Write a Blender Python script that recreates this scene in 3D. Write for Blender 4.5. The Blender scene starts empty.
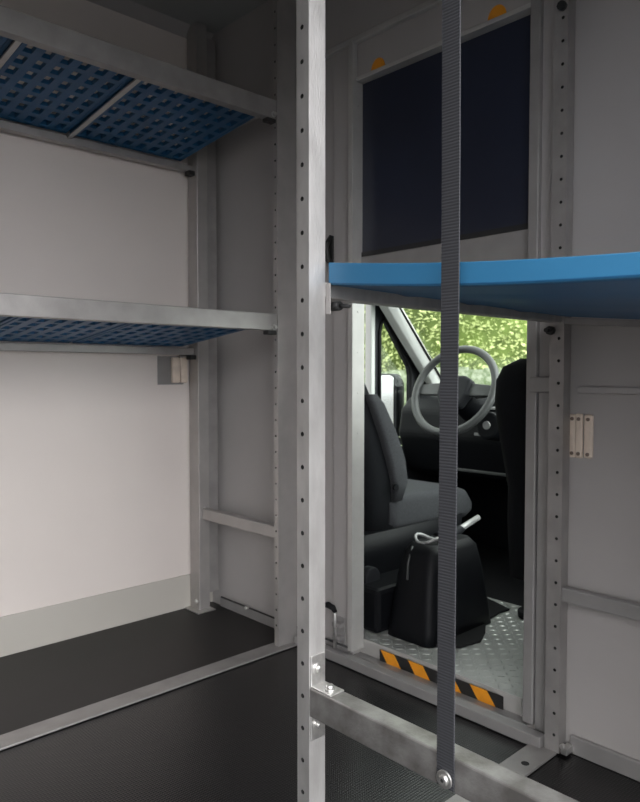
import bpy, bmesh, math, random
from mathutils import Vector, Matrix
random.seed(7)
S = bpy.context.scene
COL = S.collection
V = Vector

# ------------------------------------------------------------------ camera
cam_data = bpy.data.cameras.new('camera')
cam_data.sensor_fit = 'VERTICAL'
cam_data.sensor_height = 24.0
cam_data.lens = 697.1 / 802.0 * 24.0
cam_data.dof.use_dof = True
cam_data.dof.focus_distance = 1.2
cam_data.dof.aperture_fstop = 7.0
cam_data.clip_start = 0.02
cam_data.clip_end = 300
cam = bpy.data.objects.new('camera', cam_data)
COL.objects.link(cam)
cam.location = (0, 0, 0.865)
cam.rotation_euler = (math.radians(90 - 2.195), 0, math.radians(46.879))
S.camera = cam

# ------------------------------------------------------------------ world, light, exposure
w = bpy.data.worlds.new('overcast_sky')
S.world = w
w.use_nodes = True
wn = w.node_tree
bg = wn.nodes['Background']
tc = wn.nodes.new('ShaderNodeTexCoord')
sp = wn.nodes.new('ShaderNodeSeparateXYZ')
rp = wn.nodes.new('ShaderNodeValToRGB')
rp.color_ramp.elements[0].position = 0.0
rp.color_ramp.elements[0].color = (0.72, 0.72, 0.74, 1)
rp.color_ramp.elements[1].position = 0.55
rp.color_ramp.elements[1].color = (1.45, 1.45, 1.47, 1)
wn.links.new(tc.outputs['Generated'], sp.inputs[0])
wn.links.new(sp.outputs['Z'], rp.inputs[0])
wn.links.new(rp.outputs[0], bg.inputs['Color'])
# overcast sky, brighter towards the veiled sun on the side-door side
mr0 = wn.nodes.new('ShaderNodeMapRange'); mr0.inputs[1].default_value = 0.0; mr0.inputs[2].default_value = 1.0
mr0.inputs[3].default_value = 2.7; mr0.inputs[4].default_value = 8.5
wn.links.new(sp.outputs['X'], mr0.inputs[0]); wn.links.new(mr0.outputs[0], bg.inputs['Strength'])
bg.inputs['Strength'].default_value = 3.2

sun_d = bpy.data.lights.new('hazy_sun', 'SUN')
sun_d.energy = 1.0
sun_d.angle = math.radians(25)
sun_d.color = (1.0, 0.97, 0.9)
sun = bpy.data.objects.new('hazy_sun', sun_d)
COL.objects.link(sun)
sun.rotation_euler = V((-0.35, 1.0, -1.35)).to_track_quat('-Z', 'Y').to_euler()

S.view_settings.view_transform = 'Standard'
S.view_settings.look = 'None'
S.view_settings.gamma = 1
S.view_settings.use_curve_mapping = False
S.view_settings.exposure = -0.33

# ------------------------------------------------------------------ materials
def mat(name, col, rough=0.5, metal=0.0, var=0.0, scale=8.0, bump=0.0, bscale=200.0, col2=None, stretch=None, spec=0.5, detail=4.0):
    m = bpy.data.materials.new(name)
    m.use_nodes = True
    nt = m.node_tree
    b = nt.nodes['Principled BSDF']
    b.inputs['Base Color'].default_value = (*col, 1)
    b.inputs['Roughness'].default_value = rough
    b.inputs['Metallic'].default_value = metal
    b.inputs['Specular IOR Level'].default_value = spec
    co = nt.nodes.new('ShaderNodeTexCoord')
    mp = nt.nodes.new('ShaderNodeMapping')
    nt.links.new(co.outputs['Object'], mp.inputs[0])
    if stretch: mp.inputs['Scale'].default_value = stretch
    if var or col2:
        n = nt.nodes.new('ShaderNodeTexNoise')
        n.inputs['Scale'].default_value = scale
        n.inputs['Detail'].default_value = detail
        nt.links.new(mp.outputs[0], n.inputs['Vector'])
        r = nt.nodes.new('ShaderNodeValToRGB')
        c2 = col2 if col2 else tuple(max(0, c * (1 - var)) for c in col)
        r.color_ramp.elements[0].position = 0.35
        r.color_ramp.elements[0].color = (*c2, 1)
        r.color_ramp.elements[1].position = 0.65
        r.color_ramp.elements[1].color = (*col, 1)
        nt.links.new(n.outputs['Fac'], r.inputs[0])
        nt.links.new(r.outputs[0], b.inputs['Base Color'])
    if bump:
        n = nt.nodes.new('ShaderNodeTexNoise')
        n.inputs['Scale'].default_value = bscale
        nt.links.new(mp.outputs[0], n.inputs['Vector'])
        bp = nt.nodes.new('ShaderNodeBump')
        bp.inputs['Strength'].default_value = bump
        bp.inputs['Distance'].default_value = 0.002
        nt.links.new(n.outputs['Fac'], bp.inputs['Height'])
        nt.links.new(bp.outputs[0], b.inputs['Normal'])
    return m

M = {}
M['wall'] = mat('cream_wall_panel', (0.74, 0.675, 0.635), 0.45, var=0.05, scale=2.5)
M['skirt_left'] = mat('grey_kick_panel', (0.50, 0.475, 0.43), 0.45, var=0.05, scale=3)
M['bulkhead'] = mat('grey_bulkhead_panel', (0.40, 0.38, 0.37), 0.42, var=0.08, scale=3, bump=0.15, bscale=60)
M['ceiling'] = mat('grey_ceiling', (0.36, 0.37, 0.36), 0.5, var=0.06, scale=2)
M['trim'] = mat('grey_aluminium_trim', (0.30, 0.29, 0.285), 0.38, metal=0.25, var=0.12, scale=14)
M['trim_light'] = mat('pale_aluminium_trim', (0.52, 0.51, 0.49), 0.34, metal=0.3, var=0.08, scale=20)
M['alu'] = mat('brushed_aluminium', (0.46, 0.44, 0.425), 0.42, metal=0.6, var=0.12, scale=14, bump=0.12, bscale=400)
M['alu_dark'] = mat('scuffed_aluminium', (0.46, 0.45, 0.44), 0.40, metal=0.6, col2=(0.36, 0.35, 0.34), scale=30, bump=0.25, bscale=300, detail=12, stretch=(1, 1, .35))
M['hole'] = mat('drilled_hole', (0.015, 0.015, 0.015), 0.9)
M['rail_alu'] = mat('dull_rail_aluminium', (0.37, 0.355, 0.345), 0.42, metal=0.5, var=0.18, scale=14, bump=0.15, bscale=300)
M['stained_alu'] = mat('stained_aluminium', (0.40, 0.39, 0.38), 0.40, metal=0.75, col2=(0.20, 0.19, 0.18), scale=22, bump=0.25, bscale=300, detail=12)
M['steel'] = mat('zinc_steel', (0.72, 0.71, 0.69), 0.3, metal=0.9, var=0.15, scale=120)
M['blackbolt'] = mat('black_metal', (0.03, 0.03, 0.03), 0.5, metal=0.3)
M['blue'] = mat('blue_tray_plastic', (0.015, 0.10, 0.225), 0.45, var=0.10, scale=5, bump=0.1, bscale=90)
M['blue_lit'] = mat('blue_tray_lit_plastic', (0.026, 0.145, 0.285), 0.45, var=0.08, scale=6, bump=0.1, bscale=90)  # same tray plastic, daylight on the rim put into a lighter colour
M['darkpanel'] = mat('navy_tinted_panel', (0.017, 0.022, 0.042), 0.35, var=0.2, scale=3)
M['black'] = mat('black_plastic', (0.005, 0.0055, 0.007), 0.5, bump=0.2, bscale=500, spec=0.18)
M['charcoal'] = mat('charcoal_plastic', (0.018, 0.019, 0.022), 0.5, bump=0.2, bscale=500, spec=0.18)
M['wheelgrey'] = mat('grey_leather_rim', (0.07, 0.073, 0.073), 0.36, bump=0.3, bscale=400)
M['fabric'] = mat('black_seat_fabric', (0.008, 0.009, 0.011), 0.9, var=0.35, scale=300, bump=0.4, bscale=700, spec=0.18)
M['greyfabric'] = mat('grey_seat_fabric', (0.055, 0.057, 0.062), 0.9, var=0.3, scale=280, bump=0.4, bscale=700, spec=0.18)
M['pale'] = mat('pale_grey_trim', (0.56, 0.57, 0.55), 0.5, bump=0.2, bscale=300)
M['silver'] = mat('silver_plastic', (0.40, 0.40, 0.40), 0.38, metal=0.4, var=0.1, scale=60)
M['white'] = mat('white_paint', (0.82, 0.83, 0.84), 0.35, var=0.03, scale=5)
M['hinge'] = mat('ivory_plastic', (0.78, 0.66, 0.55), 0.45, var=0.12, scale=40)
M['screw'] = mat('dull_screw', (0.22, 0.17, 0.14), 0.45, metal=0.5)
M['orange'] = mat('orange_reflective', (0.85, 0.33, 0.02), 0.4, var=0.1, scale=40)
M['tapeblack'] = mat('black_tape', (0.02, 0.02, 0.02), 0.5)
M['rubber'] = mat('black_rubber', (0.008, 0.008, 0.009), 0.6, bump=0.3, bscale=250, spec=0.18)
M['stone'] = mat('pale_mottled_wall', (0.30, 0.33, 0.24), 0.9, col2=(0.10, 0.14, 0.06), scale=22, bump=0.6, bscale=40)
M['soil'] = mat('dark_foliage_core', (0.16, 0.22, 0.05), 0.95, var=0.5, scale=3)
M['asphalt'] = mat('asphalt', (0.12, 0.12, 0.118), 0.9, var=0.25, scale=3, bump=0.5, bscale=60)
M['bark'] = mat('bark', (0.09, 0.065, 0.045), 0.9, var=0.4, scale=20)

def nodes(m): return m.node_tree.nodes, m.node_tree.links, m.node_tree.nodes['Principled BSDF']

# leaves: colour varies per leaf by position
m = mat('leaf_green', (0.50, 0.54, 0.25), 0.7, col2=(0.38, 0.44, 0.18), scale=1.6, detail=6)
n, l, b = nodes(m)
b.inputs['Specular IOR Level'].default_value = 0.1
b.inputs['Subsurface Weight'].default_value = 0.0
M['leaf'] = m

# black floor with pressed dot grip pattern
def floor_mat(name, col, rough, dots, strength, spec=0.5):
    m = mat(name, col, rough, var=0.4, scale=2.0, spec=spec)
    n, l, b = nodes(m)
    co = n.new('ShaderNodeTexCoord'); mp = n.new('ShaderNodeMapping')
    mp.inputs['Scale'].default_value = (dots, dots, 1)
    mp.inputs['Rotation'].default_value = (0, 0, math.radians(0))
    l.new(co.outputs['Object'], mp.inputs[0])
    vo = n.new('ShaderNodeTexVoronoi'); vo.inputs['Randomness'].default_value = 0.0; vo.inputs['Scale'].default_value = 1.0
    vo.voronoi_dimensions = '2D'
    l.new(mp.outputs[0], vo.inputs['Vector'])
    rr = n.new('ShaderNodeValToRGB'); rr.color_ramp.elements[0].position = 0.1; rr.color_ramp.elements[0].color = (1, 1, 1, 1)
    rr.color_ramp.elements[1].position = 0.45; rr.color_ramp.elements[1].color = (0, 0, 0, 1)
    l.new(vo.outputs['Distance'], rr.inputs[0])
    bp = n.new('ShaderNodeBump'); bp.inputs['Strength'].default_value = strength; bp.inputs['Distance'].default_value = 0.002
    l.new(rr.outputs[0], bp.inputs['Height']); l.new(bp.outputs[0], b.inputs['Normal'])
    return m
M['floor'] = floor_mat('black_grip_floor', (0.008, 0.0077, 0.0083), 0.25, 150, 0.2, 0.5)
M['shelf_floor'] = mat('dark_brown_ply_floor', (0.011, 0.0095, 0.0095), 0.42, var=0.3, scale=5, spec=0.35)

# aluminium checker plate (the raised bars are geometry)
M['plate'] = mat('checker_plate', (0.50, 0.51, 0.49), 0.36, metal=0.5, var=0.18, scale=9)

# woven strap
m = mat('grey_webbing', (0.075, 0.078, 0.088), 0.75)
n, l, b = nodes(m)
co = n.new('ShaderNodeTexCoord'); sx = n.new('ShaderNodeSeparateXYZ'); l.new(co.outputs['Object'], sx.inputs[0])
mu = n.new('ShaderNodeMath'); mu.operation = 'MULTIPLY'; mu.inputs[1].default_value = 2 * math.pi / 0.0038; l.new(sx.outputs['Z'], mu.inputs[0])
si = n.new('ShaderNodeMath'); si.operation = 'SINE'; l.new(mu.outputs[0], si.inputs[0])
r_ = n.new('ShaderNodeValToRGB'); r_.color_ramp.elements[0].color = (0.014, 0.0145, 0.017, 1); r_.color_ramp.elements[0].position = 0.0
r_.color_ramp.elements[1].color = (0.028, 0.029, 0.034, 1); r_.color_ramp.elements[1].position = 0.6
mr = n.new('ShaderNodeMapRange'); mr.inputs[1].default_value = -1; mr.inputs[2].default_value = 1
l.new(si.outputs[0], mr.inputs[0]); l.new(mr.outputs[0], r_.inputs[0]); l.new(r_.outputs[0], b.inputs['Base Color'])
bp = n.new('ShaderNodeBump'); bp.inputs['Strength'].default_value = 0.35; bp.inputs['Distance'].default_value = 0.0006
l.new(si.outputs[0], bp.inputs['Height']); l.new(bp.outputs[0], b.inputs['Normal'])
M['strap'] = m

# thin window glass
m = bpy.data.materials.new('window_glass'); m.use_nodes = True
nt = m.node_tree; nt.nodes.clear()
o_ = nt.nodes.new('ShaderNodeOutputMaterial'); mxs = nt.nodes.new('ShaderNodeMixShader')
tr = nt.nodes.new('ShaderNodeBsdfTransparent'); tr.inputs[0].default_value = (0.93, 0.97, 0.94, 1)
gl = nt.nodes.new('ShaderNodeBsdfGlossy'); gl.inputs['Roughness'].default_value = 0.02
lw = nt.nodes.new('ShaderNodeLayerWeight'); lw.inputs[0].default_value = 0.5; pw_ = nt.nodes.new('ShaderNodeMath'); pw_.operation = 'POWER'; pw_.inputs[1].default_value = 5
nt.links.new(lw.outputs['Facing'], pw_.inputs[0])
fr = nt.nodes.new('ShaderNodeMath'); fr.operation = 'MULTIPLY_ADD'; fr.inputs[1].default_value = 0.9; fr.inputs[2].default_value = 0.02
nt.links.new(pw_.outputs[0], fr.inputs[0])
nt.links.new(fr.outputs[0], mxs.inputs[0]); nt.links.new(tr.outputs[0], mxs.inputs[1]); nt.links.new(gl.outputs[0], mxs.inputs[2])
nt.links.new(mxs.outputs[0], o_.inputs[0])
M['glass'] = m
M['mirror'] = mat('mirror_glass', (0.9, 0.9, 0.9), 0.08, metal=1.0)

# ------------------------------------------------------------------ helpers
class MB:
    def __init__(s): s.bm = bmesh.new(); s.mi = 0
    def _f(s, vs):
        try:
            f = s.bm.faces.new(vs); f.material_index = s.mi; return f
        except ValueError: return None
    def box(s, x0, x1, y0, y1, z0, z1, mtx=None):
        c = [(x0,y0,z0),(x1,y0,z0),(x1,y1,z0),(x0,y1,z0),(x0,y0,z1),(x1,y0,z1),(x1,y1,z1),(x0,y1,z1)]
        if mtx is not None: c = [mtx @ V(p) for p in c]
        return s.hexa(c)
    def hexa(s, c):
        v = [s.bm.verts.new(p) for p in c]
        for q in ((0,3,2,1),(4,5,6,7),(0,1,5,4),(1,2,6,5),(2,3,7,6),(3,0,4,7)): s._f([v[i] for i in q])
        return s
    def cyl(s, a, b, r, n=16, r2=None, cap=True):
        a = V(a); b = V(b); r2 = r if r2 is None else r2
        d = (b - a).normalized(); u = d.orthogonal().normalized(); t = d.cross(u)
        A = []; B = []
        for i in range(n):
            an = 2 * math.pi * i / n; o = u * math.cos(an) + t * math.sin(an)
            A.append(s.bm.verts.new(a + o * r)); B.append(s.bm.verts.new(b + o * r2))
        for i in range(n):
            j = (i + 1) % n; f = s._f([A[i], A[j], B[j], B[i]])
            if f: f.smooth = True
        if cap: s._f(A[::-1]); s._f(B)
        return s
    def tube(s, pts, r, n=10, closed=False, flat=1.0):
        pts = [V(p) for p in pts]; N = len(pts); rings = []
        up = None
        for i, p in enumerate(pts):
            if closed: d = pts[(i+1) % N] - pts[i-1]
            else: d = pts[min(i+1, N-1)] - pts[max(i-1, 0)]
            d.normalize()
            if up is None: up = d.orthogonal().normalized()
            up = (up - d * up.dot(d)).normalized(); t = d.cross(up)
            rr = r[i] if isinstance(r, (list, tuple)) else r
            rings.append([s.bm.verts.new(p + (up * math.cos(2*math.pi*k/n) + t * math.sin(2*math.pi*k/n) * flat) * rr) for k in range(n)])
        for i in range(N if closed else N - 1):
            a = rings[i]; b = rings[(i+1) % N]
            for k in range(n):
                f = s._f([a[k], a[(k+1) % n], b[(k+1) % n], b[k]])
                if f: f.smooth = True
        if not closed: s._f(rings[0][::-1]); s._f(rings[-1])
        return s
    def prism(s, poly, axis, a, b):
        """poly of 2-tuples in the other two axes, extruded along axis from a to b"""
        def P(q, t):
            q = list(q); q.insert(axis, t); return V(q)
        A = [s.bm.verts.new(P(q, a)) for q in poly]; B = [s.bm.verts.new(P(q, b)) for q in poly]
        s._f(A[::-1]); s._f(B)
        for i in range(len(poly)):
            j = (i + 1) % len(poly); s._f([A[i], A[j], B[j], B[i]])
        return s
    def loft(s, rings, cap=True):
        R = [[s.bm.verts.new(p) for p in r] for r in rings]; n = len(R[0])
        for a, b in zip(R, R[1:]):
            for k in range(n):
                f = s._f([a[k], a[(k+1) % n], b[(k+1) % n], b[k]])
                if f: f.smooth = True
        if cap: s._f(R[0][::-1]); s._f(R[-1])
        return s
    def build(s, name, mats, parent=None, bevel=0.0, seg=2, sub=0, solid=0.0, smooth=False, origin=None):
        bmesh.ops.recalc_face_normals(s.bm, faces=s.bm.faces)
        if origin is not None: bmesh.ops.translate(s.bm, verts=s.bm.verts, vec=-V(origin))
        me = bpy.data.meshes.new(name); s.bm.to_mesh(me); s.bm.free()
        for q in (mats if isinstance(mats, (list, tuple)) else [mats]): me.materials.append(M[q])
        if smooth:
            for p in me.polygons: p.use_smooth = True
        o = bpy.data.objects.new(name, me); COL.objects.link(o)
        if origin is not None: o.location = origin
        if parent is not None:
            o.parent = parent
            pl = parent.location.copy()
            if parent.parent: pl += parent.parent.location
            if origin is not None: o.location = V(origin) - pl
            else: o.location = -pl
        if solid:
            md = o.modifiers.new('solid', 'SOLIDIFY'); md.thickness = solid; md.offset = 0
        if bevel:
            md = o.modifiers.new('bevel', 'BEVEL'); md.width = bevel; md.segments = seg; md.limit_method = 'ANGLE'
        if sub:
            md = o.modifiers.new('sub', 'SUBSURF'); md.levels = sub; md.render_levels = sub
        return o

def tag(o, label=None, cat=None, group=None, kind=None):
    if label: o['label'] = label
    if cat: o['category'] = cat
    if group: o['group'] = group
    if kind: o['kind'] = kind
    return o
def thing(name, loc, label, cat, group=None):
    o = bpy.data.objects.new(name, None); COL.objects.link(o); o.location = loc
    o.empty_display_size = 0.05
    return tag(o, label, cat, group)
def struct(name, mb, mats, **k):
    o = mb.build(name, mats, **k); o['kind'] = 'structure'; return o
def copy_tree(o, parent=None):
    c = o.copy(); COL.objects.link(c)
    if parent is not None: c.parent = parent
    for ch in [q for q in bpy.data.objects if q.parent == o]: copy_tree(ch, c)
    return c

XW = -2.20     # left wall
YB = 1.495     # bulkhead
ZC = 2.11      # ceiling
XR = -0.235    # right wall

# ------------------------------------------------------------------ structure
struct('floor', MB().box(XW-.03, XR+.03, -2.6, YB+.0, -.03, 0), 'floor')
struct('ceiling', MB().box(XW-.03, XR+.03, -2.6, YB+.04, ZC, ZC+.03), 'ceiling')
struct('wall_left', MB().box(XW-.03, XW, -2.6, YB+.04, 0, ZC), 'wall')
struct('wall_rear', MB().box(XW, XR, -2.63, -2.6, 0, ZC), 'wall')
b_ = MB(); b_.box(XR, XR+.03, .98, YB+.04, 0, ZC); b_.box(XR, XR+.03, -2.6, -.42, 0, ZC); b_.box(XR, XR+.03, -.42, .98, 1.74, ZC)
struct('wall_right', b_, 'wall')
# bulkhead around the walk-through opening
b_ = MB()
b_.box(XW, -1.450, YB, YB+.03, 0, ZC)
b_.box(-.865, XR, YB, YB+.03, 0, ZC)
b_.box(-1.450, -.865, YB, YB+.03, 1.83, ZC)
b_.box(-1.450, -.865, YB, YB+.03, -.02, 0.0)
struct('wall_front', b_, 'bulkhead')
struct('baseboard_left', MB().box(XW, XW+.006, -2.5, YB, 0, .125), 'skirt_left')
b_ = MB(); b_.box(-2.13, -1.46, YB-.012, YB, 0, .035)
struct('baseboard_front', b_, 'trim', bevel=.003)
b_ = MB(); b_.box(-.75, XR, YB-.012, YB, 0, .042)
struct('baseboard_right', b_, 'trim', bevel=.003)
# cornice at ceiling
struct('trim_1', MB().prism([(XW, ZC), (XW, ZC-.035), (XW+.035, ZC)], 1, -2.5, YB), 'bulkhead')
# header rail over the opening
struct('trim_2', MB().box(-1.66, -.80, YB-.018, YB, 1.824, 1.842), 'trim_light', bevel=.003)
# header panel above the dark pane, carries the orange markers
struct('trim_3', MB().box(-1.434, -.865, YB-.003, YB+.025, 1.728, 1.832), 'bulkhead')
struct('trim_4', MB().box(-1.434, -.870, YB-.010, YB+.025, 1.716, 1.728), 'trim_light', bevel=.002)
# jambs
b_ = MB(); b_.box(-1.452, -1.434, YB-.022, YB+.03, .035, 1.832)
for k in range(14): b_.cyl((-1.434, YB+.002, .09+k*.12), (-1.4325, YB+.002, .09+k*.12), .003, 10)
struct('trim_5', b_, 'trim_light', bevel=.004)
struct('trim_6', MB().box(-.870, -.843, YB-.014, YB+.03, .03, 1.832), 'trim', bevel=.003)
struct('trim_7', MB().box(-1.53, -1.453, YB-.008, YB, .04, 1.832), 'bulkhead', bevel=.002)
struct('trim_8', MB().box(-.840, -.803, YB-.010, YB, .02, .845), 'trim', bevel=.003)
# transom below the dark pane
struct('trim_9', MB().box(-1.434, -.870, YB+.014, YB+.03, 1.105, 1.212), 'trim', bevel=.003)
# step: lower rail, sill, riser
struct('trim_10', MB().box(-1.66, -.800, 1.440, 1.468, .002, .030), 'trim', bevel=.002)
b_ = MB(); b_.prism([(1.468, 0), (1.53, 0), (1.53, .016), (1.497, .016), (1.468, .006)], 0, -1.50, -.815)
struct('trim_11', b_, 'trim')
# thin dark sealing bead above skirting, left part of bulkhead
struct('trim_12', MB().tube([(-2.12, YB-.012, .038), (-1.9, YB-.013, .039), (-1.46, YB-.012, .038)], .003, 6), 'blackbolt')
# right bulkhead panel joint
struct('trim_13', MB().box(-.745, XR, YB-.010, YB, .822, .838), 'bulkhead', bevel=.003)
# brown-black ply under left shelves
struct('floor.001', MB().box(XW, -1.708, -2.3, YB-.012, 0, .003), 'shelf_floor')

# ------------------------------------------------------------------ cab shell
b_ = MB(); b_.box(-2.12, -.43, 1.53, 2.145, .02, .060)
for i in range(66):
    for k in range(22):
        cx_ = -2.10 + .0255*i; cy_ = 1.545 + .0275*k; a_ = math.radians(45 if (i + k) % 2 else -45)
        ca, sa = math.cos(a_), math.sin(a_)
        q = [b_.bm.verts.new((cx_ + u*ca - v*sa, cy_ + u*sa + v*ca, z)) for u, v, z in ((-.0115, 0, .0602), (0, -.0035, .0602), (.0115, 0, .0602), (0, .0035, .0602), (-.006, 0, .0622), (.006, 0, .0622))]
        for f in ((0, 1, 4), (1, 5, 4), (1, 2, 5), (2, 3, 5), (3, 4, 5), (3, 0, 4)): b_._f([q[t] for t in f])
struct('floor.002', b_, 'plate')
b_ = MB(); b_.box(-1.50, -.90, 1.5285, 1.5315, .0, .060); b_.box(-1.50, -.90, 1.524, 1.5285, .052, .0625)
struct('trim_14', b_, 'trim_light')
struct('floor.003', MB().box(-2.12, -.43, 2.145, 2.90, .02, .058), 'rubber')
b_ = MB(); b_.box(-2.12, -.43, 1.53, 2.0, 1.52, 1.56)
struct('ceiling.001', b_, 'pale')
# front of cab below the windscreen
struct('wall_front', MB().box(-2.12, -.43, 2.80, 2.84, .02, .80), 'black')

def panel_with_hole(mb, outer, inner, axis, a, b):
    """outer and inner polygons with equal counts -> framed slab"""
    def P(q, t):
        q = list(q); q.insert(axis, t); return V(q)
    n = len(outer)
    L = [[mb.bm.verts.new(P(q, t)) for q in pl] for pl in (outer, inner) for t in (a, b)]
    oa, ob, ia, ib = L
    for i in range(n):
        j = (i+1) % n
        mb._f([oa[i], oa[j], ia[j], ia[i]]); mb._f([ob[i], ob[j], ib[j], ib[i]])
        mb._f([oa[i], oa[j], ob[j], ob[i]]); mb._f([ia[i], ia[j], ib[j], ib[i]])
    return mb
# driver's door
dr = thing('cab_door', (-2.12, 2.2, .06), 'cab door with a triangular front window left of the steering wheel', 'vehicle door')
b_ = MB(); b_.box(-2.13, -2.06, 1.56, 2.80, .06, .50); b_.box(-2.12, -2.09, 1.56, 1.64, .5, 1.5)
b_.box(-2.12, -2.08, 1.64, 2.0, 1.45, 1.52)
b_.build('door_panel', 'charcoal', dr, bevel=.008)
b_ = MB(); b_.box(-2.125, -2.085, 2.262, 2.290, .50, 1.30)
b_.build('window_divider', 'pale', dr, bevel=.006)
qi = [(2.312, .53), (2.312, 1.05), (2.322, 1.09), (2.340, 1.110), (2.362, 1.095), (2.520, .898), (2.530, .86), (2.528, .53)]
qo = [(2.285, .50), (2.285, 1.10), (2.290, 1.20), (2.31, 1.24), (2.40, 1.17), (2.60, .945), (2.72, .82), (2.72, .50)]
panel_with_hole(MB(), qo, qi, 0, -2.11, -2.085).build('quarter_frame', 'charcoal', dr, bevel=.003)
qs = [(y, z) for y, z in qi]
MB().tube([(-2.083, y, z) for y, z in qs], .009, 8, closed=True).build('window_seal', 'rubber', dr)
b_ = MB(); b_.prism(qi, 0, -2.104, -2.100); b_.build('quarter_glass', 'glass', dr)
b_ = MB(); b_.box(-2.104, -2.100, 1.64, 2.235, .5, 1.45); b_.build('side_glass', 'glass', dr)
# right door of the cab, with window
dr = thing('cab_door', (-.43, 2.2, .06), 'passenger side cab door hidden mostly behind the right seat', 'vehicle door')
b_ = MB(); b_.box(-.47, -.42, 1.56, 2.80, .06, .62); b_.box(-.45, -.42, 1.56, 1.66, .62, 1.5); b_.box(-.45, -.42, 1.66, 2.0, 1.45, 1.52)
b_.build('door_panel', 'charcoal', dr)
b_ = MB(); b_.box(-.437, -.433, 1.66, 2.5, .62, 1.45); b_.build('side_glass', 'glass', dr)

# A pillars and windscreen
def pillar(x_in, x_out, wt, wb):
    y0, z0, y1, z1 = 1.97, 1.52, 2.70, .78
    b = MB()
    A = V((0, y0, z0)); B = V((0, y1, z1)); d = (B - A).normalized(); nrm = V((0, d.z, -d.y))
    if nrm.y > 0: nrm = -nrm
    rings = []
    for t in (0, .25, .5, .75, 1):
        c = A.lerp(B, t); w_ = wt + (wb - wt) * t
        xi = x_out + (x_in - x_out) * (1 - .25 * t)
        ring = []
        for (u, v) in ((0, 0), (.35, .035), (.8, .03), (1, 0), (1, -.03), (0, -.03)):
            ring.append((x_out + (xi - x_out) * u, c.y + nrm.y * v, c.z + nrm.z * v))
        rings.append(ring)
    b.loft(rings)
    return b
ws = thing('windscreen', (-1.275, 2.74, .78), 'sloping windscreen behind the steering wheel with pale pillar', 'windscreen')
pillar(-1.985, -2.083, .1, .06).build('pillar', 'pale', ws, bevel=.004)
pillar(-.565, -.46, .1, .06).build('pillar', 'pale', ws, bevel=.004)
b_ = MB(); b_.hexa([(-2.03, 2.76, .775), (-.52, 2.76, .775), (-.52, 2.766, .779), (-2.03, 2.766, .779), (-2.03, 1.98, 1.53), (-.52, 1.98, 1.53), (-.52, 1.986, 1.534), (-2.03, 1.986, 1.534)])
b_.build('glass', 'glass', ws)
b_ = MB(); b_.tube([(-2.003, 2.70, .80), (-1.998, 2.34, 1.165), (-1.99, 1.985, 1.52)], .006, 6); b_.build('seal', 'rubber', ws)
b_ = MB(); b_.box(-2.08, -.47, 1.93, 2.02, 1.50, 1.54); b_.build('header_trim', 'pale', ws, bevel=.01)

# dashboard
da = thing('dashboard', (-1.275, 2.5, .3), 'black cab dashboard behind the steering wheel with silver vents', 'dashboard')
prof = [(2.80, .44), (2.80, .76), (2.62, .775), (2.48, .765), (2.42, .71), (2.40, .60), (2.46, .44), (2.55, .40)]
MB().prism(prof, 0, -2.055, -.48).build('fascia', 'black', da, bevel=.02, seg=3)
# binnacle hood
rings = []
for t, (zz, sc) in enumerate(((.0, 1.0), (.04, .98), (.07, .80), (.08, .5))):
    rings.append([(-1.66 + math.cos(a)*.19*sc, 2.50 + math.sin(a)*.10*sc, .735 + zz) for a in [2*math.pi*k/18 for k in range(18)]])
MB().loft(rings).build('instrument_hood', 'charcoal', da)
MB().box(-2.05, -.5, 2.60, 2.70, .765, .785).build('demister_trim', 'pale', da, bevel=.01)
for k, x in enumerate((-1.52, -1.33)):
    v_ = MB().box(x-.075, x+.075, 2.385, 2.42, .655, .735).build('air_vent', 'silver', da, bevel=.008)
    b_ = MB()
    for i in range(4): b_.box(x-.065, x+.065, 2.380, 2.386, .662+i*.018, .671+i*.018)
    b_.build('slat', 'black', v_)
MB().box(-1.64, -1.05, 2.395, 2.402, .615, .628).build('silver_strip', 'silver', da, bevel=.002)
MB().cyl((-1.345, 2.40, .58), (-1.345, 2.37, .58), .028, 20).build('control_knob', 'silver', da, bevel=.003)
MB().box(-1.80, -1.45, 2.44, 2.47, .455, .467).build('lower_strip', 'wheelgrey', da, bevel=.003)
# centre stack
MB().prism([(2.30, .36), (2.40, .36), (2.44, .66), (2.36, .64), (2.30, .52)], 0, -1.42, -1.12).build('centre_stack', 'black', da, bevel=.015)

# steering wheel
wc = V((-1.645, 2.262, .802)); tl = math.radians(24)
nrm = V((0, -math.cos(tl), math.sin(tl))); ux = V((1, 0, 0)); uy = nrm.cross(ux).normalized()
if uy.z < 0: uy = -uy
sw = thing('steering_wheel', tuple(wc), 'grey steering wheel with three spokes in the cab', 'steering wheel')
R_ = .184
MB().tube([wc + ux*math.cos(a)*R_ + uy*math.sin(a)*R_*.97 for a in [2*math.pi*k/56 for k in range(56)]], .0155, 12, closed=True).build('rim', 'wheelgrey', sw)
def plate_poly(mb, pts2, off0, off1):
    A = [mb.bm.verts.new(wc + ux*x + uy*y + nrm*off0) for x, y in pts2]; B = [mb.bm.verts.new(wc + ux*x + uy*y + nrm*off1) for x, y in pts2]
    mb._f(A[::-1]); mb._f(B)
    for i in range(len(pts2)):
        j = (i+1) % len(pts2); mb._f([A[i], A[j], B[j], B[i]])
    return mb
hub = [(-.075, .045), (-.04, .062), (.04, .062), (.075, .045), (.072, -.02), (.045, -.07), (-.045, -.07), (-.072, -.02)]
plate_poly(MB(), hub, -.035, .012).build('hub', 'charcoal', sw, bevel=.012, seg=3)
for sgn in (-1, 1):
    plate_poly(MB(), [(sgn*.06, .035), (sgn*.185, .025), (sgn*.187, -.018), (sgn*.06, -.02)], -.02, -.004).build('spoke', 'wheelgrey', sw, bevel=.004)
plate_poly(MB(), [(-.03, -.06), (.03, -.06), (.022, -.188), (-.022, -.188)], -.02, -.004).build('spoke', 'wheelgrey', sw, bevel=.004)
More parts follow.
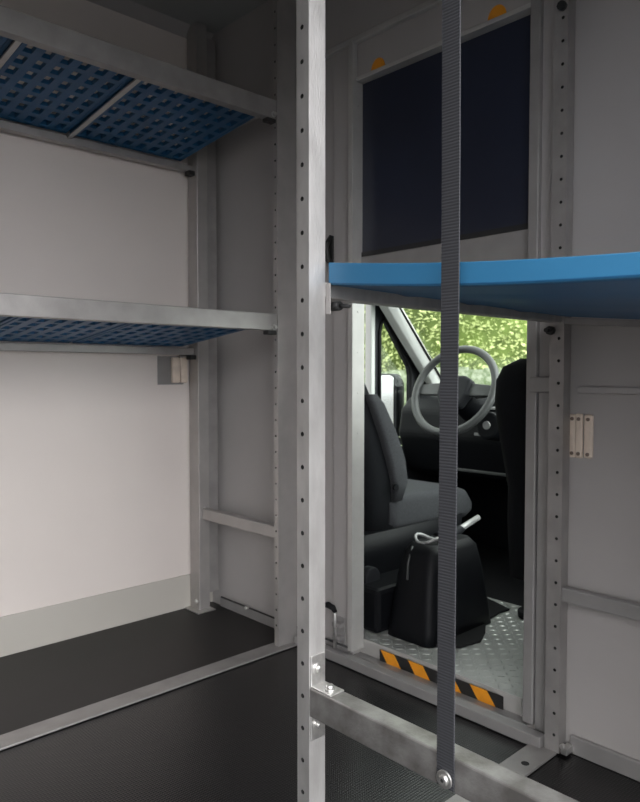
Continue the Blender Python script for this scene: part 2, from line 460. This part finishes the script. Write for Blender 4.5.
MB().cyl(wc + nrm*.012, wc + nrm*.016, .022, 20).build('badge', 'silver', sw)
co_ = thing('steering_column', tuple(wc - nrm*.12), 'black steering column cover with stalks behind the wheel', 'steering column')
MB().cyl(wc - nrm*.05, wc - nrm*.26 , .062, 20, r2=.085).build('shroud', 'black', co_, bevel=.01)
st = wc - nrm*.07
MB().tube([st + ux*.05, st + ux*.12 + uy*.01, st + ux*.155 + uy*.02], [.007, .008, .010], 10).build('stalk', 'silver', co_)
MB().tube([st - ux*.05, st - ux*.12 + uy*.01, st - ux*.165 + uy*.02], [.007, .008, .010], 10).build('stalk', 'silver', co_)
q_ = wc + V((.115, .06, -.135))
i_ = MB().cyl(q_, q_ + V((0, .12, -.02)), .055, 20).build('ignition_housing', 'black', co_, bevel=.01)
MB().cyl(q_ - V((0, .006, 0)), q_, .016, 16).build('key_ring', 'silver', i_)

# seats -------------------------------------------------------------
def rr(cx, cy, hx, hy, r, n=5):
    out = []
    for sx_, sy_, a0 in ((1, 1, 0), (-1, 1, 90), (-1, -1, 180), (1, -1, 270)):
        for k in range(n):
            a = math.radians(a0 + 90*k/(n-1)); out.append((cx + sx_*(hx-r) + r*math.cos(a), cy + sy_*(hy-r) + r*math.sin(a)))
    return out
def make_seat(x0, x1, yb, label, head=True, inset=0.0):
    cx = (x0+x1)/2; hw = (x1-x0)/2
    t = thing('cab_seat', (cx, yb+.2, .06), label, 'car seat')
    # backrest lofted up a reclined spine
    rings = []
    for (z, dy, sc, th) in ((.30, .165, .98, .075), (.45, .160, 1.0, .08), (.55, .145, 1.0, .08), (.66, .105, 1.0, .075), (.76, .060, .97, .07), (.80, .045, .95, .068), (.85, .03, .90, .064), (.885, .022, .80, .055), (.905, .02, .6, .035)):
        rings.append([(x, y, z) for x, y in rr(cx, yb+dy, hw*sc*(1 if head or z < .5 else .955), th, min(.05, th*.8))])
    MB().loft(rings).build('backrest', 'fabric', t)
    # pale grey piping panel down the sides of the backrest front
    for s_ in (-1, 1):
        rings = []
        for (z, dy, sc, w2) in ((.44, .205, 1.0, .020), (.50, .215, 1.02, .034), (.58, .195, 1.02, .040), (.68, .150, 1.02, .036), (.77, .105, .99, .030), (.80, .085, .955, .022)):
            rings.append([(x, y, z) for x, y in rr(cx + s_*hw*sc, yb+dy-.005, .022, w2, .014, 4)])
        MB().loft(rings).build('side_bolster', 'greyfabric', t)
    # cushion
    rings = []
    for (y, z, h) in ((yb+.17, .40, .05), (yb+.22, .395, .065), (yb+.40, .390, .06), (yb+.55, .385, .065), (yb+.615, .375, .055), (yb+.64, .365, .03)):
        rings.append([(x, y, zz) for x, zz in rr(cx, z, hw*1.02, h, min(.03, h*.8))])
    MB().loft(rings).build('seat_cushion', 'greyfabric', t)
    # base
    b = MB()
    rings = [[(x, y, z) for x, y in rr(cx + inset/2, yb+.31, (hw - inset/2)*s1, .29*s1, .04)] for z, s1 in ((.06, .98), (.14, .94), (.26, 1.0), (.345, 1.03))]
    b.loft(rings); b.build('seat_base', 'black', t)
    if head: MB().box(x0, -1.425, yb-.008, yb+.40, .0605, .20).build('plinth', 'black', t, bevel=.015)
    if head:
        rings = []
        for (z, sc) in ((.90, .6), (.92, .95), (.98, 1.0), (1.04, .95), (1.07, .6)):
            rings.append([(x, y, z) for x, y in rr(cx-.02, yb+.01, .12*sc, .045*sc, .03)])
        MB().loft(rings).build('headrest', 'fabric', t)
        for dx_ in (-.07, .03): MB().cyl((cx+dx_, yb+.015, .85), (cx+dx_, yb+.012, .92), .006, 8).build('headrest_post', 'steel', t)
    return t
ds = make_seat(-1.96, -1.535, 1.585, "driver's black seat with grey cushion beside the walk-through opening")
MB().tube([(-1.505, 1.70, .145), (-1.485, 1.735, .148), (-1.485, 1.80, .178)], .008, 8).build('adjuster_lever', 'silver', ds)
b_ = MB(); b_.cyl((-1.535, 1.64, .21), (-1.50, 1.64, .21), .035, 20); b_.build('recliner_knob', 'charcoal', ds, bevel=.005)
b_ = MB(); b_.cyl((-1.512, 1.755, .49), (-1.503, 1.755, .49), .012, 14); b_.build('pivot_cap', 'black', ds)
make_seat(-1.068, -.60, 1.61, 'black passenger seat whose rounded shoulder shows at the right jamb', head=False, inset=.12)

# handbrake console
hc = thing('handbrake_console', (-1.36, 1.77, .06), "black handbrake console beside the driver's seat base", 'console')
rings = []
for (z, hx, hy, r) in ((.061, .105, .17, .03), (.10, .10, .165, .03), (.24, .085, .145, .03), (.32, .072, .125, .03), (.345, .055, .10, .025)):
    rings.append([(x, y, z) for x, y in rr(-1.335, 1.775, hx*.85, hy, r)])
MB().loft(rings).build('housing', 'black', hc)
MB().tube([(-1.345+.040*math.cos(a), 1.72+.035*math.sin(a), .352+.008*math.cos(2*a)) for a in [2*math.pi*k/20 for k in range(20)]], .005, 8, closed=True).build('gaiter_ring', 'silver', hc)
MB().tube([(-1.36, 1.80, .33), (-1.355, 1.86, .345), (-1.35, 1.91, .355)], [.03, .02, .012], 10).build('gaiter', 'charcoal', hc)
MB().tube([(-1.352, 1.87, .345), (-1.350, 1.90, .355), (-1.342, 1.99, .382)], [.008, .0105, .0095], 12).build('lever_grip', 'silver', hc)
MB().tube([(-1.350, 1.628, .24), (-1.355, 1.638, .29), (-1.36, 1.665, .335)], .004, 6).build('edge_trim', 'wheelgrey', hc)

# floor mats in cab (curved cut-out)
b_ = MB(); mp_ = [(-1.46, 1.70), (-1.46, 2.13), (-1.42, 2.13), (-1.27, 2.075), (-1.275, 2.02), (-1.262, 1.92), (-1.205, 1.83), (-1.175, 1.76), (-1.19, 1.68), (-1.235, 1.635), (-1.30, 1.62)]
b_.prism(mp_, 2, .0605, .068)
tag(b_.build('floor_mat', 'rubber', bevel=.002), 'black rubber floor mat with curved edge on the chequered plate', 'floor mat')
b_ = MB(); b_.cyl((-1.185, 2.07, .0605), (-1.185, 2.07, .085), .045, 24)
b_.cyl((-1.185, 2.07, .085), (-1.185, 2.07, .092), .03, 24)
tag(b_.build('floor_plug', 'rubber', bevel=.004), 'round black plug on the cab floor near the right jamb', 'plug')

# ------------------------------------------------------------------ outside
mr_ = thing('door_mirror', (-2.33, 2.62, .56), 'white door mirror seen through the triangular cab window', 'wing mirror')
rings = []
for (y, sc) in ((2.66, .55), (2.65, .85), (2.62, 1.0), (2.575, 1.0)):
    rings.append([(x, y, z) for x, z in rr(-2.295, .71, .085*sc, .158*sc, .04*sc)])
MB().loft(rings).build('housing', 'charcoal', mr_)
MB().prism(rr(-2.295, .725, .072, .135, .03), 1, 2.571, 2.576).build('mirror_glass', 'mirror', mr_, bevel=.002)
MB().tube([(-2.30, 2.62, .58), (-2.26, 2.63, .54), (-2.13, 2.64, .52)], .018, 8).build('arm', 'black', mr_)

struct('ground', MB().box(-40, 40, -40, 40, -1.0, -.95), 'asphalt')
# pale mottled low wall + hedge, roughly square to the line of sight, about 8 m off
hd = V((-.60, .80, 0)).normalized(); hs = V((.80, .60, 0)).normalized()
hc_ = hd * 8.2
b_ = MB()
for i in range(60):
    t0 = -5 + i*.17
    o = hc_ + hs*t0 - hd*.55
    top = .93 + random.uniform(-.05, .05)
    p = [o, o + hs*.17, o + hs*.17 + hd*.3, o + hd*.3]
    b_.hexa([(q.x, q.y, -.95) for q in p] + [(q.x, q.y, top) for q in p])
tag(b_.build('garden_wall', 'stone'), 'pale mottled low wall below the hedge outside the windscreen', 'wall')
# hedge: bumpy core with leaf cards
core = MB()
NX, NZ = 60, 30
grid = []
for i in range(NX+1):
    col = []
    for k in range(NZ+1):
        t = -6.5 + 13*i/NX; z = -.9 + 5.2*k/NZ
        d = .35*math.sin(t*1.9+z*1.1) + .25*math.sin(t*3.7 - z*2.6 + 1) + random.uniform(-.08, .08)
        d -= .25 * z * .35
        p = hc_ + hs*t + hd*(-d*.6 + .15)
        col.append(core.bm.verts.new((p.x, p.y, z)))
    grid.append(col)
for i in range(NX):
    for k in range(NZ): core._f([grid[i][k], grid[i+1][k], grid[i+1][k+1], grid[i][k+1]])
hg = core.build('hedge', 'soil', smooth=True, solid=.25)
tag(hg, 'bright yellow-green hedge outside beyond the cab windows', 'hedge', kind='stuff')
lv = []; lf = []
for i in range(90000):
    t = random.uniform(-6.3, 6.3); z = random.uniform(-.2, 4.2)
    d = .35*math.sin(t*1.9+z*1.1) + .25*math.sin(t*3.7 - z*2.6 + 1)
    d -= .25 * z * .35
    p = hc_ + hs*t + hd*(-d*.6 + .15 - random.uniform(-.0, .34))
    p.z = z
    s_ = random.uniform(.015, .036)
    u = V((random.gauss(0, 1), random.gauss(0, 1), random.gauss(0, .6))).normalized()
    nn = (V((random.gauss(0, .45), random.gauss(0, .45), random.gauss(.7, .35))) - hd*.7).normalized()
    v_ = nn.cross(u).normalized(); k0 = len(lv)
    lv += [p - u*s_, p + v_*s_*.5 + nn*s_*.15, p + u*s_, p - v_*s_*.5 + nn*s_*.15]
    lf.append((k0, k0+1, k0+2, k0+3))
me = bpy.data.meshes.new('foliage'); me.from_pydata(lv, [], lf); me.materials.append(M['leaf'])
fo = bpy.data.objects.new('foliage', me); COL.objects.link(fo); fo.parent = hg; fo['kind'] = 'stuff'

# ------------------------------------------------------------------ racks
def holes_post(name, x0, x1, y0, y1, z0, z1, zs, hx, hr, mats, parent, face='-Y', wallt=.0025):
    """square tube; the -Y face is perforated with real round holes"""
    b = MB(); b.mi = 0
    pitch = zs[1] - zs[0]; n = 12
    cx = hx
    levels = []
    lo = z0
    for z in zs:
        a = max(lo, z - pitch/2); c = min(z1, z + pitch/2)
        # ring of 12 around the hole projected onto the cell rectangle
        inner = []; outer = []; back = []
        for k in range(n):
            an = 2*math.pi*(k+.5)/n; dx, dz = math.cos(an), math.sin(an)
            inner.append(b.bm.verts.new((cx + hr*dx, y0, z + hr*dz)))
            back.append(b.bm.verts.new((cx + hr*dx, y0 + .006, z + hr*dz)))
            # project to rect
            tx = ((x1 - cx) / dx) if dx > 1e-6 else (((x0 - cx) / dx) if dx < -1e-6 else 1e9)
            tz = ((c - z) / dz) if dz > 1e-6 else (((a - z) / dz) if dz < -1e-6 else 1e9)
            t = min(tx, tz)
            outer.append(b.bm.verts.new((cx + dx*t, y0, z + dz*t)))
        b.mi = 0
        for k in range(n):
            j = (k+1) % n; b._f([outer[k], outer[j], inner[j], inner[k]])
            o1 = outer[k].co; o2 = outer[j].co
            # fill cell corners
            if abs(o1.x - o2.x) > 1e-6 and abs(o1.z - o2.z) > 1e-6:
                X = x1 if max(o1.x, o2.x) > cx + (x1-cx)*.999 else x0
                Z = c if max(o1.z, o2.z) > z else a
                cv = b.bm.verts.new((X, y0, Z)); b._f([outer[k], cv, outer[j]])
        b.mi = 1
        for k in range(n):
            j = (k+1) % n; b._f([inner[k], inner[j], back[j], back[k]])
        b._f(back)
        b.mi = 0
        lo = c
    zt = max(z1, lo)
    # remaining faces of tube
    zb = z0
    a0 = zs[0] - pitch/2; a1 = zs[-1] + pitch/2
    def quad(p): b._f([b.bm.verts.new(q) for q in p])
    if a0 > z0 + 1e-4: quad([(x0,y0,z0),(x1,y0,z0),(x1,y0,a0),(x0,y0,a0)])
    if a1 < z1 - 1e-4: quad([(x0,y0,a1),(x1,y0,a1),(x1,y0,z1),(x0,y0,z1)])
    quad([(x1,y0,z0),(x1,y1,z0),(x1,y1,z1),(x1,y0,z1)])
    quad([(x0,y0,z0),(x0,y0,z1),(x0,y1,z1),(x0,y1,z0)])
    quad([(x0,y1,z0),(x0,y1,z1),(x1,y1,z1),(x1,y1,z0)])
    quad([(x0,y0,z0),(x0,y1,z0),(x1,y1,z0),(x1,y0,z0)])
    quad([(x0,y0,z1),(x1,y0,z1),(x1,y1,z1),(x0,y1,z1)])
    bmesh.ops.remove_doubles(b.bm, verts=b.bm.verts, dist=1e-5)
    return b.build(name, mats, parent)

def bolt(parent, p, d, r=.006, h=.006, m='steel', washer=True):
    p = V(p); d = V(d)
    b = MB()
    if washer: b.cyl(p, p + d*.0015, r*1.45, 18)
    b.cyl(p + d*.0015, p + d*h, r, 6)
    return b.build('bolt', m, parent)

# --- left rack along the left wall
lr = thing('shelf_rack', (-1.93, 1.4, 0), 'aluminium shelf rack along the cream left wall', 'shelving rack')
zs = [.072 + .05*k for k in range(40)]
holes_post('post', -1.690, -1.670, 1.385, 1.462, .005, ZC, zs, -1.681, .0035, ['alu', 'hole'], lr)
b_ = MB(); b_.box(-2.19, -2.130, 1.395, 1.440, .004, ZC)
b_.build('post', 'alu', lr, bevel=.002)
b_ = MB(); b_.box(-2.195, -2.137, 1.441, 1.482, .06, ZC-.04); b_.build('shadow_gap_filler', 'rail_alu', lr)  # added strip standing in for the shadow line between wall post and bulkhead
b_ = MB(); b_.box(-2.195, -2.10, 1.370, 1.445, .003, .007); b_.build('foot_plate', 'steel', lr, bevel=.001)
bolt(lr, (-2.150, 1.395, .035), (0, -1, 0), .006)
bolt(lr, (-2.130, 1.417, .345), (1, 0, 0), .005)
bolt(lr, (-2.130, 1.417, .375), (1, 0, 0), .005)
b_ = MB(); b_.box(-2.130, -1.690, 1.408, 1.436, .338, .378); b_.build('cross_brace', 'alu', lr, bevel=.003)
b_ = MB(); b_.box(-1.708, -1.645, -2.2, 1.47, .002, .007); b_.build('floor_strip', 'rail_alu', lr, bevel=.001)
b_ = MB(); b_.box(-1.702, -1.672, -2.2, 1.384, 1.000, 1.052); b_.build('front_rail', 'rail_alu', lr, bevel=.002)
b_ = MB(); b_.box(-1.702, -1.672, -2.2, 1.384, 1.645, 1.702); b_.build('front_rail', 'rail_alu', lr, bevel=.002)
b_ = MB(); b_.box(-2.185, -2.155, -2.2, 1.394, .935, .960); b_.build('rear_rail', 'alu', lr, bevel=.002)
b_ = MB(); b_.box(-2.185, -2.155, -2.2, 1.394, 1.588, 1.612); b_.build('rear_rail', 'alu', lr, bevel=.002)
b_ = MB(); b_.box(-2.130, -1.690, 1.412, 1.436, 1.70, 1.735); b_.build('cross_brace', 'alu', lr, bevel=.003)
for z in (1.010, 1.657):
    bolt(lr, (-1.672, 1.372, z), (1, 0, 0), .006, .010)
    b_ = MB(); b_.box(-1.700, -1.674, 1.350, 1.384, z-.022, z-.010); b_.build('bracket', 'blackbolt', lr, bevel=.002)
for z in (.93, 1.585):
    b_ = MB(); b_.box(-2.17, -2.14, 1.370, 1.394, z-.012, z+.004); b_.build('bracket', 'blackbolt', lr, bevel=.002)
for y in (.627, .940):
    b_ = MB(); b_.hexa([(-2.154, y-.007, 1.604), (-1.703, y-.007, 1.650), (-1.703, y+.007, 1.650), (-2.154, y+.007, 1.604), (-2.154, y-.007, 1.609), (-1.703, y-.007, 1.655), (-1.703, y+.007, 1.655), (-2.154, y+.007, 1.609)])
    b_.build('tray_support', 'trim_light', lr)
# rear end posts (toward the van's back, off frame)
b_ = MB(); b_.box(-1.70, -1.67, -.10, -.07, .007, ZC); b_.build('post', 'alu', lr)

# --- right rack
rk = thing('shelf_rack', (-.6, 1.1, 0), 'scuffed aluminium shelf rack with drilled post in the foreground', 'shelving rack')
zs = [.005 + .05*k + .02 for k in range(42)]
pc = holes_post('post', -.793, -.766, .695, .728, .005, ZC, zs, -.781, .0036, ['alu_dark', 'hole'], rk)
# lit outer face of the near post is the same tube
zs = [.045 + .05*k for k in range(41)]
holes_post('post', -.795, -.760, 1.452, 1.484, .006, ZC, zs, -.772, .0036, ['rail_alu', 'hole'], rk)
b_ = MB(); b_.box(-.766, -.245, .695, .727, .348, .392); b_.build('cross_rail', 'stained_alu', rk, bevel=.0025)
b_ = MB(); b_.box(-.828, -.765, .732, 1.452, .002, .007)
b_.mi = 1; b_.cyl((-.790, 1.36, .007), (-.790, 1.36, .0075), .009, 18)
b_.build('floor_strip', ['rail_alu', 'hole'], rk, bevel=.001)
b_ = MB(); b_.box(-.793, -.766, .728, 1.452, .980, 1.004); b_.build('side_rail', 'alu_dark', rk, bevel=.002)
b_ = MB(); b_.hexa([(-.760, 1.452, .976), (-.245, 1.452, .930), (-.245, 1.482, .930), (-.760, 1.482, .976), (-.760, 1.452, .990), (-.245, 1.452, .944), (-.245, 1.482, .944), (-.760, 1.482, .990)]); b_.build('end_rail', 'rail_alu', rk, bevel=.002)
# corner brackets at the cross rail
b_ = MB(); b_.box(-.766, -.7635, .697, .726, .3925, .440); b_.box(-.766, -.722, .697, .726, .392, .3945)
br = b_.build('angle_bracket', 'steel', rk, bevel=.001)
bolt(br, (-.7635, .711, .418), (1, 0, 0), .006, .007)
bolt(br, (-.738, .711, .3945), (0, 0, 1), .006, .007)
b_ = MB(); b_.box(-.766, -.7635, .697, .726, .310, .347); br = b_.build('angle_bracket', 'steel', rk, bevel=.001)
bolt(br, (-.7635, .711, .332), (1, 0, 0), .006, .007)
# tray bracket on the near post
b_ = MB(); b_.box(-.766, -.756, .7285, .7305, .955, 1.002); br = b_.build('tray_bracket', 'rail_alu', rk, bevel=.001)
b_ = MB(); b_.cyl((-.766, .742, .968), (-.748, .742, .968), .007, 8); b_.cyl((-.748, .742, .968), (-.728, .742, .966), .003, 8)
b_.build('bolt', 'blackbolt', br)
b_ = MB(); b_.cyl((-.790, 1.452, .963), (-.790, 1.440, .963), .010, 8); b_.cyl((-.790, 1.44, .963), (-.790, 1.425, .963), .005, 8)
b_.build('bolt', 'blackbolt', rk)
b_ = MB(); b_.cyl((-.772, 1.452, 1.668), (-.772, 1.440, 1.668), .010, 8); b_.build('bolt', 'blackbolt', rk)
b_ = MB(); b_.box(-.765, -.26, 1.460, 1.482, .352, .385); b_.build('cross_brace', 'trim', rk, bevel=.003)
b_ = MB(); b_.box(-.757, -.742, 1.455, 1.484, .006, .022); b_.cyl((-.75, 1.455, .028), (-.75, 1.445, .028), .006, 8); b_.build('foot_plate', 'steel', rk, bevel=.001)

# ------------------------------------------------------------------ trays
def slot_tray(y0, y1, zf, zr, ncol, label, nrow=7, x0=-2.165, x1=-1.704):
    """slotted tray lying on two rails; zf at the aisle, zr at the wall"""
    t = thing('slotted_tray', ((x0+x1)/2, (y0+y1)/2, min(zf, zr)), label, 'tray')
    def Z(x): return zr + (zf - zr)*(x - x0)/(x1 - x0)
    b = MB()
    e = .012
    xs = [x0+e + (x1-x0-2*e)*i/nrow for i in range(nrow+1)]; ys = [y0+e + (y1-y0-2*e)*k/ncol for k in range(ncol+1)]
    cache = {}
    def vv(x, y):
        k = (round(x, 5), round(y, 5))
        if k not in cache: cache[k] = b.bm.verts.new((x, y, Z(x)))
        return cache[k]
    for i in range(nrow):
        for k in range(ncol):
            a, c, d, f = xs[i], xs[i+1], ys[k], ys[k+1]
            if i == 0 or True:
                px = (c-a)*.17; py = (f-d)*.25
                O = [vv(a, d), vv(c, d), vv(c, f), vv(a, f)]
                I = [vv(a+px, d+py), vv(c-px, d+py), vv(c-px, f-py), vv(a+px, f-py)]
                for q in range(4): b._f([O[q], O[(q+1) % 4], I[(q+1) % 4], I[q]])
    b.build('deck', 'blue', t, solid=.013)
    h = .030
    b = MB()
    for (xa, xb, ya, yb) in ((x0, x1, y0, y0+.010), (x0, x1, y1-.010, y1), (x0, x0+e, y0+.010, y1-.010), (x1-e, x1, y0+.010, y1-.010)):
        b.hexa([(xa, ya, Z(xa)-.006), (xb, ya, Z(xb)-.006), (xb, yb, Z(xb)-.006), (xa, yb, Z(xa)-.006), (xa, ya, Z(xa)+h), (xb, ya, Z(xb)+h), (xb, yb, Z(xb)+h), (xa, yb, Z(xa)+h)])
    b.build('rim', 'blue', t, bevel=.002)
    return t
TR = [(.945, 1.350, 8), (.632, .935, 6), (.320, .622, 6), (.010, .310, 6)]
lab_t = ['blue slotted tray nearest the bulkhead on the top left shelf', 'second blue slotted tray from the bulkhead on the top left shelf',
         'blue slotted tray cut by the left frame edge on the top shelf', 'blue slotted tray outside the frame on the top shelf']
lab_m = ['blue slotted tray nearest the bulkhead on the middle left shelf', 'second blue slotted tray from the bulkhead on the middle left shelf',
         'third blue slotted tray from the bulkhead on the middle left shelf', 'fourth blue slotted tray on the middle left shelf']
for (a, c, n_), l1, l2 in list(zip(TR, lab_t, lab_m))[:3]:
    t = slot_tray(a, c, 1.668, 1.625, n_, l1); t['group'] = 'blue trays on the left rack'
    t = slot_tray(a, c, 1.022, .970, n_, l2); t['group'] = 'blue trays on the left rack'

# right tray: warped flat bin, rim facing the camera
rt = thing('storage_tray', (-.5, 1.07, .99), 'wide blue plastic tray spanning the right rack in front of the opening', 'tray')
xa, xb, ya, yb = -.762, -.252, .731, 1.448
def zt(x, y):
    u = (x - xa)/(xb - xa); v = (y - ya)/(yb - ya)
    near = 1.003 - .037*u - .006*math.sin(u*math.pi); far = .996 - .050*u
    return near*(1-v) + far*v
b_ = MB(); NXg, NYg = 40, 24; g = []
for i in range(NXg+1):
    g.append([])
    for k in range(NYg+1):
        u = i/NXg; v = k/NYg; x = xa + (xb-xa)*u; y = ya + (yb-ya)*v
        rib = .0035*max(0, math.cos(v*math.pi*2*4))**4 if .03 < v < .97 else 0
        g[-1].append(b_.bm.verts.new((x, y, zt(x, y) - rib)))
for i in range(NXg):
    for k in range(NYg): b_._f([g[i][k], g[i+1][k], g[i+1][k+1], g[i][k+1]])
b_.build('deck', 'blue', rt, smooth=True, solid=.004)
def rimwall(p0, p1, t, h0, h1, n=20):
    b = MB(); pr = []
    d = (V(p1)-V(p0)).normalized(); s = V((-d.y, d.x))*t
    for i in range(n+1):
        q = V(p0).lerp(V(p1), i/n); z = zt(min(max(q.x, xa), xb), min(max(q.y, ya), yb)); h = h0 + (h1-h0)*i/n
        pr.append([(q.x, q.y, z-.003), (q.x+s.x, q.y+s.y, z-.003), (q.x+s.x, q.y+s.y, z+h), (q.x, q.y, z+h)])
    b.loft(pr)
    for f in b.bm.faces: f.smooth = False
    return b
rimwall((xa, ya), (xb, ya), .004, .030, .022).build('front_rim', 'blue_lit', rt, bevel=.001)
rimwall((xb, ya), (xb, yb), .004, .024, .026).build('side_rim', 'blue_lit', rt)
rimwall((xb, yb), (xa, yb), .004, .026, .026).build('back_rim', 'blue_lit', rt)
rimwall((xa, yb), (xa, ya+.004), .004, .026, .027).build('side_rim', 'blue_lit', rt)

# ------------------------------------------------------------------ strap
sp_ = thing('webbing_strap', (-.512, .69, .36), 'dark grey webbing strap hanging down and bolted to the cross rail', 'strap')
b_ = MB(); n_ = 50; rg = []
for i in range(n_+1):
    z = .352 + (ZC - .352)*i/n_; yy = .6925 - .0012*math.sin(i*.22); xx = -.5115 + .0012*math.sin(i*.11)
    rg.append([(xx-.0128, yy-.001, z), (xx+.0128, yy-.001, z), (xx+.0128, yy+.001, z), (xx-.0128, yy+.001, z)])
b_.loft(rg)
for f in b_.bm.faces: f.smooth = False
b_.build('webbing', 'strap', sp_)
b_ = MB(); b_.cyl((-.5115, .691, .3635), (-.5115, .6885, .3635), .0115, 28); b_.build('washer', 'steel', sp_, bevel=.0006)
b_ = MB(); b_.cyl((-.5115, .6885, .3635), (-.5115, .6855, .3635), .0075, 20, r2=.005)
b_.mi = 1; b_.cyl((-.5115, .6856, .3635), (-.5115, .6850, .3635), .0026, 6)
b_.build('bolt', ['steel', 'hole'], sp_)

# ------------------------------------------------------------------ hinges
def make_hinge(origin, wdt, label, left=False):
    t = thing('hinge', origin, label, 'hinge')
    o = V(origin)
    b = MB()
    b.box(o.x, o.x+wdt*.30, o.y-.006, o.y, o.z, o.z+.098); b.build('leaf', 'hinge', t, bevel=.003)
    b = MB(); b.box(o.x+wdt*.31, o.x+wdt*.60, o.y-.009, o.y, o.z, o.z+.100); b.build('barrel', 'hinge', t, bevel=.0035)
    b = MB(); b.box(o.x+wdt*.64, o.x+wdt, o.y-.009, o.y, o.z+.001, o.z+.099); b.build('leaf', 'hinge', t, bevel=.005)
    for fx, zz in ((.18, .088), (.46, .088), (.82, .088), (.18, .010), (.46, .010), (.82, .010)):
        b = MB(); y = o.y-.0062 if fx < .3 else o.y-.0092
        b.cyl((o.x+wdt*fx, y, o.z+zz), (o.x+wdt*fx, y-.0018, o.z+zz), .0042, 14); b.build('screw', 'screw', t)
    return t
make_hinge((-.768, YB, .677), .060, 'ivory plastic hinge on the right bulkhead beside the drilled post')
# left one, on the left wall: rotate onto the X plane, partly behind the wall post
t = thing('hinge', (XW, 1.28, .832), 'ivory hinge on a grey backing plate by the left wall post', 'hinge')
b_ = MB(); b_.box(XW, XW+.004, 1.270, 1.375, .828, .930); b_.build('backing_plate', 'trim', t, bevel=.001)
for (ya_, yb_, h_) in ((1.318, 1.350, .020), (1.354, 1.384, .016)):
    b_ = MB(); b_.box(XW+.004, XW+h_, ya_+.003, yb_+.003, .834, .926); b_.build('leaf', 'hinge', t, bevel=.005)
b_ = MB(); b_.cyl((XW+.010, 1.352, .834), (XW+.010, 1.352, .930), .004, 12); b_.build('pin', 'screw', t)
b_ = MB(); b_.box(XW+.002, XW+.024, 1.356, 1.384, .932, .946); b_.build('clip', 'blackbolt', t, bevel=.002)

# ------------------------------------------------------------------ small fittings
la = thing('drop_bolt', (-1.495, YB-.01, .02), 'small drop bolt with black cap low on the bulkhead', 'bolt latch')
b_ = MB(); b_.tube([(-1.500, YB-.028, -.0+.008), (-1.500, YB-.028, .135), (-1.507, YB-.030, .150), (-1.525, YB-.036, .158)], .005, 10); b_.build('rod', 'steel', la)
b_ = MB(); b_.tube([(-1.497, YB-.028, .140), (-1.506, YB-.030, .153), (-1.522, YB-.036, .160), (-1.538, YB-.044, .158)], [.006, .009, .010, .006], 10); b_.build('cap', 'rubber', la)
for z in (.055, .095):
    b_ = MB(); b_.box(-1.515, -1.478, YB-.030, YB-.008, z, z+.014); b_.build('guide', 'trim', la, bevel=.003)
b_ = MB(); b_.box(-1.518, -1.474, YB-.012, YB-.008, .045, .125); b_.build('back_plate', 'trim', la, bevel=.002)

hn = thing('pull_handle', (-1.535, YB-.008, 1.14), 'thin black pull handle on the bulkhead left of the opening', 'handle')
b_ = MB(); b_.tube([(-1.532, YB-.012, 1.195), (-1.538, YB-.024, 1.215), (-1.542, YB-.026, 1.255), (-1.535, YB-.012, 1.285)], [.007, .009, .009, .006], 10); b_.build('grip', 'blackbolt', hn)
b_ = MB(); b_.box(-1.543, -1.525, YB-.014, YB-.008, 1.185, 1.285); b_.build('base', 'blackbolt', hn, bevel=.003)

ct = MB(); ct.box(-.862, -.800, YB-.018, YB-.010, .822, .860)
tag(ct.build('cover_tab', 'trim', bevel=.005), 'small grey cover tab between right jamb and drilled post', 'cover plate')
# screw stud low on the bulkhead
tag(MB().cyl((-1.955, YB-.012, .040), (-1.955, YB-.026, .040), .006, 10).build('stud', 'steel'), 'small steel stud on the skirting between the left posts', 'stud')

# orange round markers on header
for k, (x, lab) in enumerate(((-1.352, 'left orange half-round marker above the dark panel'), (-.965, 'right orange half-round marker above the dark panel'))):
    b_ = MB(); pts = [(x + .026*math.cos(a), 1.7285 + .030*math.sin(a)) for a in [math.pi*i/14 for i in range(15)]]
    b_.prism(pts, 1, YB-.0045, YB-.003)
    tag(b_.build('marker', 'orange'), lab, 'marker', 'orange markers on the header')

# dark panel in upper opening
dp = thing('tinted_panel', (-1.14, YB+.01, 1.21), 'dark navy panel filling the upper part of the opening', 'panel')
MB().box(-1.434, -.870, YB+.020, YB+.028, 1.212, 1.722).build('pane', 'darkpanel', dp)
MB().box(-1.434, -.870, YB+.016, YB+.020, 1.212, 1.226).build('edge_strip', 'blackbolt', dp)

# hazard tape on the step riser
ht = thing('hazard_tape', (-1.16, 1.5235, .03), 'orange and black striped hazard tape on the step edge', 'tape')
b_ = MB(); b_.box(-1.367, -.948, 1.5225, 1.5235, .016, .050); b_.build('backing', 'tapeblack', ht)
b_ = MB(); nst = 4; pw = .1048
for k in range(nst):
    x = -1.367 + pw*k
    x1_ = min(x+pw*.5+.030, -.948)
    b_.prism([(x+.004, .050), (min(x+.004+pw*.5, -.950), .050), (x1_, .016), (min(x+.030, x1_-.001), .016)], 1, 1.5215, 1.5225)
b_.build('stripe', 'orange', ht)
